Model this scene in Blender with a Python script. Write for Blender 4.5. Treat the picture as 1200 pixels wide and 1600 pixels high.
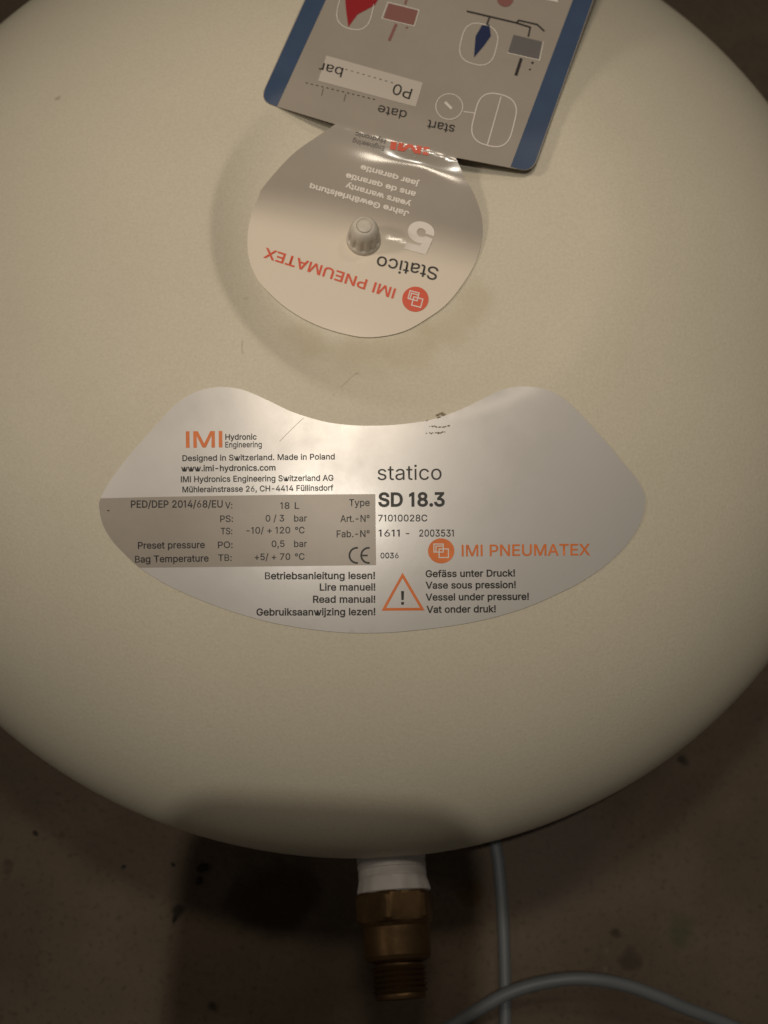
import bpy, bmesh, math, random, json
from mathutils import Vector, Matrix, noise
from mathutils.geometry import delaunay_2d_cdt, tessellate_polygon

S = bpy.context.scene
C = S.collection
for _o in list(bpy.data.objects):
    bpy.data.objects.remove(_o)

# ------------------------------------------------------------------ camera
# everything is worked out in millimetres around the centre of the vessel, then scaled to metres
RA, RC = 196.5, 88.42                      # half diameter and half height of the vessel
MM = 0.001
CPOS = Vector((19.209, -255.942, 543.518))
TILT, ROLL, FPX = 0.33356, 0.13496, 2404.0  # camera tilt from the vertical, roll, focal length in photo pixels
_v = Vector((0, -math.sin(TILT), math.cos(TILT)))
_r0 = Vector((1, 0, 0)); _u0 = _v.cross(_r0)
CR = _r0*math.cos(ROLL) + _u0*math.sin(ROLL)
CU = -_r0*math.sin(ROLL) + _u0*math.cos(ROLL)
CV = _v

def W(p):                                   # mm about the vessel centre -> world metres (floor at z = 0)
    return Vector((p[0]*MM, p[1]*MM, (p[2] + RC)*MM))

cam_data = bpy.data.cameras.new('camera')
cam = bpy.data.objects.new('camera', cam_data); C.objects.link(cam)
m = Matrix((CR, CU, CV)).transposed().to_4x4(); m.translation = W(CPOS)
cam.matrix_world = m
cam_data.sensor_fit = 'VERTICAL'; cam_data.sensor_height = 24.0
cam_data.lens = FPX/1600*24.0
cam_data.clip_start = 0.01; cam_data.clip_end = 50
cam_data.dof.use_dof = True
cam_data.dof.focus_distance = 0.492
cam_data.dof.aperture_fstop = 7.5
S.camera = cam

# ------------------------------------------------------------------ light
world = bpy.data.worlds.new('World'); S.world = world; world.use_nodes = True
bg = world.node_tree.nodes['Background']
bg.inputs['Color'].default_value = (1.0, 0.90, 0.77, 1); bg.inputs['Strength'].default_value = 0.045

def lamp(name, loc, power, radius, col, aim=None, cone=60, blend=1.0):
    d = bpy.data.lights.new(name, 'SPOT' if aim else 'POINT'); d.energy = power; d.shadow_soft_size = radius; d.color = col
    o = bpy.data.objects.new(name, d); C.objects.link(o); o.location = W(loc)
    if aim:
        d.spot_size = math.radians(cone); d.spot_blend = blend
        o.rotation_euler = (W(aim) - W(loc)).to_track_quat('-Z', 'Y').to_euler()
    return o
WARM = (1.0, 0.87, 0.70)
lamp('ceiling_spot_lamp', (-55, 105, 1095), 12.0, 0.085, WARM, aim=(8, 2, 80), cone=27)
# bulb behind the photographer: the phone's shadow falls on the near rim of the vessel
lamp('bulb', (-48, -349, 1560), 15.0, 0.009, (0.98, 0.92, 0.80))
lamp('added_side_lamp', (-950, -150, 840), 14.0, 0.11, WARM, aim=(95, 30, 80), cone=25)  # added lamp on the left, deepens the shading of the recess wall
lamp('added_flood_lamp', (650, 700, 1500), 6.0, 0.08, (1.0, 0.89, 0.74))  # added flood lamp, lifts the far rim and the floor
S.view_settings.view_transform = 'Standard'; S.view_settings.look = 'None'
S.view_settings.gamma = 1; S.view_settings.exposure = 0.07; S.view_settings.use_curve_mapping = False
S.render.engine = 'CYCLES'

# ------------------------------------------------------------------ helpers
def tag(o, label=None, cat=None, group=None, kind=None):
    if label: o['label'] = label
    if cat: o['category'] = cat
    if group: o['group'] = group
    if kind: o['kind'] = kind
    return o
def empty(name, loc=(0, 0, 0)):
    o = bpy.data.objects.new(name, None); C.objects.link(o); o.empty_display_size = 0.02
    o.location = loc
    return o
def link_mesh(name, me, mat, parent=None):
    o = bpy.data.objects.new(name, me); C.objects.link(o)
    if mat is not None: me.materials.append(mat)
    if parent is not None:
        o.parent = parent
        p = parent; off = Vector((0, 0, 0))
        while p is not None:
            off += p.location; p = p.parent
        o.location = -off                   # vertices are written in world coordinates
    return o
def smooth(me):
    for p in me.polygons: p.use_smooth = True

DIP = 8.5
def dip(r, a=math.pi*1.12):                 # shallow recess pressed in around the valve, its wall steepest on one side
    w = 0.5 + 0.5*math.cos(a - math.radians(205)); R = 53.5 + 40*(1 - w)**1.3
    s = (R - r)/(R - 36.5)
    if s <= 0: return 0.0
    s = min(s, 1.0)
    f = s*s/0.30 if s < 0.15 else 0.075 + 0.925*(1 - (1 - (s - 0.15)/0.85)**1.35)
    return -DIP*f
def top(r): return RC*math.sqrt(max(0.0, 1 - (r/RA)**2))

def ray(px, py):
    return (CR*((px - 600)/FPX) - CU*((py - 800)/FPX) - CV)
def on_tank(px, py, gap=0.0, field=None):
    """point of the vessel's upper face seen at a photo pixel, lifted by gap (or by field(px,py,r) over the plain dome)"""
    d = ray(px, py); t = (CPOS.z - RC)/(-d.z)
    def F(t):
        p = CPOS + d*t; r = math.hypot(p.x, p.y)
        a = math.atan2(p.y, p.x); off = field(px, py, r, a) + gap if field else dip(r, a) + gap
        return p.z - top(r) - off
    for _ in range(14):
        f0 = F(t); k = (F(t + 0.01) - f0)/0.01
        if abs(k) < 1e-6: break
        st = f0/k; t -= max(-40, min(40, st))
        if abs(st) < 1e-4: break
    return CPOS + d*t
def on_plane(px, py, z):
    d = ray(px, py); return CPOS + d*((z - CPOS.z)/d.z)

def sheet(name, outline, mat, parent, place, step=6.0, thick=0.0, solid_mat=None):
    """outline in photo pixels -> triangulated sheet carried by place(px,py)"""
    n = len(outline)
    # resample the outline
    pts = []
    for i in range(n):
        a = Vector(outline[i]); b = Vector(outline[(i + 1) % n]); k = max(1, int((b - a).length/step))
        for j in range(k): pts.append(a + (b - a)*(j/k))
    nb = len(pts)
    x0 = min(p.x for p in pts); x1 = max(p.x for p in pts); y0 = min(p.y for p in pts); y1 = max(p.y for p in pts)
    def inside(x, y):
        c = False; j = nb - 1
        for i in range(nb):
            if (pts[i].y > y) != (pts[j].y > y) and x < (pts[j].x - pts[i].x)*(y - pts[i].y)/(pts[j].y - pts[i].y) + pts[i].x: c = not c
            j = i
        return c
    inner = []
    y = y0 + step/2
    while y < y1:
        x = x0 + step/2
        while x < x1:
            if inside(x, y):
                q = Vector((x, y))
                if min((q - p).length_squared for p in pts) > (0.45*step)**2: inner.append(q)
            x += step
        y += step
    edges = [(i, (i + 1) % nb) for i in range(nb)]
    vs, es, fs, *_ = delaunay_2d_cdt(pts + inner, edges, [], 1, 1e-5)
    bm = bmesh.new()
    bv = [bm.verts.new(W(place(p.x, p.y))) for p in vs]
    for f in fs:
        try: bm.faces.new([bv[i] for i in reversed(f)])
        except ValueError: pass
    bmesh.ops.recalc_face_normals(bm, faces=bm.faces[:])
    bm.normal_update()
    if sum(f.normal.z for f in bm.faces) < 0: bmesh.ops.reverse_faces(bm, faces=bm.faces[:])
    if thick:                               # a cut edge with corners of its own, so that the face keeps its shading
        rim = []
        for e in [e for e in bm.edges if e.is_boundary]:
            f = e.link_faces[0]; lp = [l for l in f.loops if l.edge == e][0]
            a, b = lp.vert, lp.link_loop_next.vert
            rim.append((a.co.copy(), b.co.copy()))
        for a, b in rim:
            dz = Vector((0, 0, -thick*MM))
            bm.faces.new([bm.verts.new(q) for q in (b, a, a + dz, b + dz)])
    me = bpy.data.meshes.new(name); bm.to_mesh(me); bm.free(); smooth(me)
    return link_mesh(name, me, mat, parent)

def glyph_groups(loops, b):
    """contours of a glyph -> list of [outer, hole, ...]; emboldened by pushing outers out and holes in by b"""
    L = [[(lp[2*i], lp[2*i + 1]) for i in range(len(lp)//2)] for lp in loops]
    def area(p): return 0.5*sum(p[i - 1][0]*p[i][1] - p[i][0]*p[i - 1][1] for i in range(len(p)))
    def isin(q, p):
        c = False; j = len(p) - 1
        for i in range(len(p)):
            if (p[i][1] > q[1]) != (p[j][1] > q[1]) and q[0] < (p[j][0] - p[i][0])*(q[1] - p[i][1])/(p[j][1] - p[i][1]) + p[i][0]: c = not c
            j = i
        return c
    owner = []
    for a, p in enumerate(L):
        w = None
        for c, q in enumerate(L):
            if c != a and abs(area(q)) > abs(area(p)) and sum(isin(v, q) for v in p) > 0.8*len(p): w = c
        owner.append(w)
    def off(p, hole):
        if (area(p) > 0) == hole: p = p[::-1]
        if not b: return [Vector((x, y, 0)) for x, y in p]
        n = len(p); r = []
        for i in range(n):
            d1 = (Vector(p[i]) - Vector(p[i - 1])).normalized(); d2 = (Vector(p[(i + 1) % n]) - Vector(p[i])).normalized()
            n1 = Vector((d1.y, -d1.x)); n2 = Vector((d2.y, -d2.x)); mm = n1 + n2
            if mm.length < 0.2: mm = n1
            mm.normalize(); k = b/max(0.5, mm.dot(n1)); r.append(Vector((p[i][0] + mm.x*k, p[i][1] + mm.y*k, 0)))
        return r
    return [[off(L[a], False)] + [off(L[c], True) for c in range(len(L)) if owner[c] == a] for a in range(len(L)) if owner[a] is None]

class Ink:
    """flat printing: triangles collected in photo pixels and laid on a surface"""
    def __init__(s, place): s.v = []; s.f = []; s.place = place
    def poly(s, pts):
        b = len(s.v); s.v += [(p[0], p[1], 0.0) for p in pts]; s.f.append(tuple(range(b, b + len(pts))))
    def stroke(s, pts, w, closed=False):
        P = [Vector(p) for p in pts]; n = len(P); L = []; R = []
        for i in range(n):
            if closed: a, b = P[i - 1], P[(i + 1) % n]
            else: a, b = P[max(0, i - 1)], P[min(n - 1, i + 1)]
            d1 = (P[i] - a); d2 = (b - P[i])
            if d1.length < 1e-9: d1 = d2
            if d2.length < 1e-9: d2 = d1
            d1 = d1.normalized(); d2 = d2.normalized(); t = (d1 + d2)
            t = t.normalized() if t.length > 1e-6 else d1
            nn = Vector((-t.y, t.x)); k = max(0.35, nn.dot(Vector((-d1.y, d1.x))))
            L.append(P[i] + nn*(w/2/k)); R.append(P[i] - nn*(w/2/k))
        for i in range(n if closed else n - 1):
            j = (i + 1) % n
            s.poly((L[i], L[j], R[j], R[i]))
    def disc(s, cx, cy, rx, ry=None, n=36, ang=0.0):
        ry = ry or rx
        ca, sa = math.cos(ang), math.sin(ang)
        for i in range(n):
            a, b = 2*math.pi*i/n, 2*math.pi*(i + 1)/n
            q = [(0, 0), (rx*math.cos(a), ry*math.sin(a)), (rx*math.cos(b), ry*math.sin(b))]
            s.poly([(cx + ca*x - sa*y, cy + sa*x + ca*y) for x, y in q])
    def text(s, body, p0, p1, h, bold=0.0, slant=0.0):
        """baseline from p0 to p1, capital height h, all in photo pixels"""
        p0 = Vector(p0); p1 = Vector(p1); d = p1 - p0; wid = d.length; u = d/wid; w = Vector((u.y, -u.x))
        x = 0.0; G = []
        for ch in body:
            if ch == ' ': x += 205.0; continue
            g = FONT[ch]
            for z, grp in enumerate(glyph_groups(g[1:], (0.35 if ch in '6B' else 1)*(bold + (0.010 if h < 12 else 0.0))*1000)):
                tris = tessellate_polygon(grp); flat = [q for lp in grp for q in lp]
                G.append((x, z, flat, tris))
            x += g[0]
        lo = min(gx + q.x for gx, z, fl_, t in G for q in fl_); hi = max(gx + q.x for gx, z, fl_, t in G for q in fl_)
        sx = wid/(hi - lo); sy = h/509.0
        for gx, z, fl_, tris in G:
            b = len(s.v)
            for q in fl_:
                p = p0 + u*((gx + q.x - lo)*sx + slant*q.y*sy) + w*(q.y*sy); s.v.append((p.x, p.y, 0.014*z))
            for t in tris: s.f.append(tuple(i + b for i in t))
    def build(s, name, mat, parent):
        me = bpy.data.meshes.new(name)
        me.from_pydata([W(s.place(x, y) + Vector((0, 0, z))) for x, y, z in s.v], [], s.f); me.update()
        bm = bmesh.new(); bm.from_mesh(me)
        for f in bm.faces:
            if f.normal.z < 0: f.normal_flip()
        bm.to_mesh(me); bm.free(); smooth(me)
        return link_mesh(name, me, mat, parent)

def lathe(bm, prof, origin, axis, seg=64, shape=None, cap0=True, cap1=True):
    """prof: (distance along axis, radius) in mm"""
    ax = Vector(axis).normalized(); e1 = ax.orthogonal().normalized(); e2 = ax.cross(e1); O = Vector(origin)
    rings = []
    for k, (h, r) in enumerate(prof):
        ring = []
        for i in range(seg):
            a = 2*math.pi*i/seg
            rr = shape(k, h, r, a) if shape else r
            ring.append(bm.verts.new(W(O + ax*h + (e1*math.cos(a) + e2*math.sin(a))*rr)))
        rings.append(ring)
    for k in range(len(rings) - 1):
        for i in range(seg):
            j = (i + 1) % seg
            bm.faces.new((rings[k][i], rings[k][j], rings[k + 1][j], rings[k + 1][i]))
    if cap0: bm.faces.new(list(reversed(rings[0])))
    if cap1: bm.faces.new(rings[-1])
def bm_obj(name, bm, mat, parent=None, sm=True, angle=0.6):
    bmesh.ops.recalc_face_normals(bm, faces=bm.faces[:])
    me = bpy.data.meshes.new(name); bm.to_mesh(me); bm.free()
    if sm:
        smooth(me)
        me.set_sharp_from_angle(angle=angle)
    return link_mesh(name, me, mat, parent)

def tube(name, pts, rad, mat, parent=None, seg=14, sub=10):
    P = [Vector(p) for p in pts]; Q = []
    for i in range(len(P) - 1):
        a, b, c, d = P[max(0, i - 1)], P[i], P[i + 1], P[min(len(P) - 1, i + 2)]
        for k in range(sub):
            t = k/sub
            Q.append(0.5*((2*b) + (c - a)*t + (2*a - 5*b + 4*c - d)*t*t + (-a + 3*b - 3*c + d)*t**3))
    Q.append(P[-1])
    bm = bmesh.new(); prev = None; e1 = Vector((0, 0, 1))
    for i, q in enumerate(Q):
        t = (Q[min(i + 1, len(Q) - 1)] - Q[max(i - 1, 0)]).normalized()
        e1 = (e1 - t*e1.dot(t)).normalized(); e2 = t.cross(e1)
        ring = [bm.verts.new(W(q + (e1*math.cos(2*math.pi*k/seg) + e2*math.sin(2*math.pi*k/seg))*rad)) for k in range(seg)]
        if prev:
            for k in range(seg):
                j = (k + 1) % seg; bm.faces.new((prev[k], prev[j], ring[j], ring[k]))
        else: bm.faces.new(list(reversed(ring)))
        prev = ring
    bm.faces.new(prev)
    return bm_obj(name, bm, mat, parent)

# ------------------------------------------------------------------ materials
def mat(name, col, rough=0.5, metal=0.0, spec=0.5, vary=0.0, vscale=30.0, rvary=0.0, bump=0.0, bscale=400.0, bdist=0.0002, coat=0.0, coat_rough=0.1, col2=None):
    M = bpy.data.materials.new(name); M.use_nodes = True; nt = M.node_tree; N = nt.nodes; L = nt.links
    b = N['Principled BSDF']
    b.inputs['Base Color'].default_value = (*col, 1); b.inputs['Roughness'].default_value = rough
    b.inputs['Metallic'].default_value = metal; b.inputs['Specular IOR Level'].default_value = spec
    b.inputs['Coat Weight'].default_value = coat; b.inputs['Coat Roughness'].default_value = coat_rough
    tc = N.new('ShaderNodeTexCoord')
    if vary or rvary:
        n = N.new('ShaderNodeTexNoise'); n.inputs['Scale'].default_value = vscale; n.inputs['Detail'].default_value = 7; n.inputs['Roughness'].default_value = 0.6
        L.new(tc.outputs['Object'], n.inputs['Vector'])
        if vary:
            mx = N.new('ShaderNodeMix'); mx.data_type = 'RGBA'
            c2 = col2 or tuple(c*(1 - vary) for c in col); c1 = tuple(min(1, c*(1 + vary*0.5)) for c in col)
            mx.inputs[6].default_value = (*c1, 1); mx.inputs[7].default_value = (*c2, 1)
            mr = N.new('ShaderNodeMapRange'); mr.inputs[1].default_value = 0.3; mr.inputs[2].default_value = 0.7
            L.new(n.outputs['Fac'], mr.inputs[0]); L.new(mr.outputs[0], mx.inputs[0]); L.new(mx.outputs[2], b.inputs['Base Color'])
            M['mix'] = mx.name
        if rvary:
            m2 = N.new('ShaderNodeMapRange'); m2.inputs[1].default_value = 0.3; m2.inputs[2].default_value = 0.7
            m2.inputs[3].default_value = max(0.02, rough - rvary); m2.inputs[4].default_value = min(1, rough + rvary)
            L.new(n.outputs['Fac'], m2.inputs[0]); L.new(m2.outputs[0], b.inputs['Roughness'])
    if bump:
        n2 = N.new('ShaderNodeTexNoise'); n2.inputs['Scale'].default_value = bscale; n2.inputs['Detail'].default_value = 4
        L.new(tc.outputs['Object'], n2.inputs['Vector'])
        bp = N.new('ShaderNodeBump'); bp.inputs['Strength'].default_value = bump; bp.inputs['Distance'].default_value = bdist
        L.new(n2.outputs['Fac'], bp.inputs['Height']); L.new(bp.outputs[0], b.inputs['Normal'])
    return M
def paint_over(M, fac_socket, col):
    """mix another pigment over a material's base colour"""
    nt = M.node_tree; b = nt.nodes['Principled BSDF']; mx = nt.nodes.new('ShaderNodeMix'); mx.data_type = 'RGBA'
    inp = b.inputs['Base Color']
    if inp.links: nt.links.new(inp.links[0].from_socket, mx.inputs[6])
    else: mx.inputs[6].default_value = inp.default_value[:]
    mx.inputs[7].default_value = (*col, 1)
    nt.links.new(fac_socket, mx.inputs[0]); nt.links.new(mx.outputs[2], inp)
def speck_mask(M, scale, lo, hi, seed=0.0, gate_scale=6.0, gate=0.5):
    """sparse small spots: voronoi cells near their centre, gated by a broad noise"""
    nt = M.node_tree; N = nt.nodes; L = nt.links
    tc = N.new('ShaderNodeTexCoord'); mp = N.new('ShaderNodeMapping'); mp.inputs['Location'].default_value = (seed, seed*0.7, seed*1.3)
    L.new(tc.outputs['Object'], mp.inputs['Vector'])
    wob = N.new('ShaderNodeTexNoise'); wob.inputs['Scale'].default_value = scale*1.6; L.new(mp.outputs[0], wob.inputs['Vector'])
    add = N.new('ShaderNodeVectorMath'); add.operation = 'MULTIPLY_ADD'; add.inputs[1].default_value = (0.6/scale,)*3
    L.new(wob.outputs['Color'], add.inputs[0]); L.new(mp.outputs[0], add.inputs[2])
    v = N.new('ShaderNodeTexVoronoi'); v.inputs['Scale'].default_value = scale; v.inputs['Randomness'].default_value = 1
    L.new(add.outputs[0], v.inputs['Vector'])
    a = N.new('ShaderNodeMapRange'); a.inputs[1].default_value = lo; a.inputs[2].default_value = hi; a.inputs[3].default_value = 1; a.inputs[4].default_value = 0
    L.new(v.outputs['Distance'], a.inputs[0])
    sep = N.new('ShaderNodeSeparateColor'); L.new(v.outputs['Color'], sep.inputs[0])
    g = N.new('ShaderNodeMapRange'); g.inputs[1].default_value = gate; g.inputs[2].default_value = gate + 0.12
    L.new(sep.outputs[0], g.inputs[0])
    mu = N.new('ShaderNodeMath'); mu.operation = 'MULTIPLY'; L.new(a.outputs[0], mu.inputs[0]); L.new(g.outputs[0], mu.inputs[1])
    return mu.outputs[0]
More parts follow.
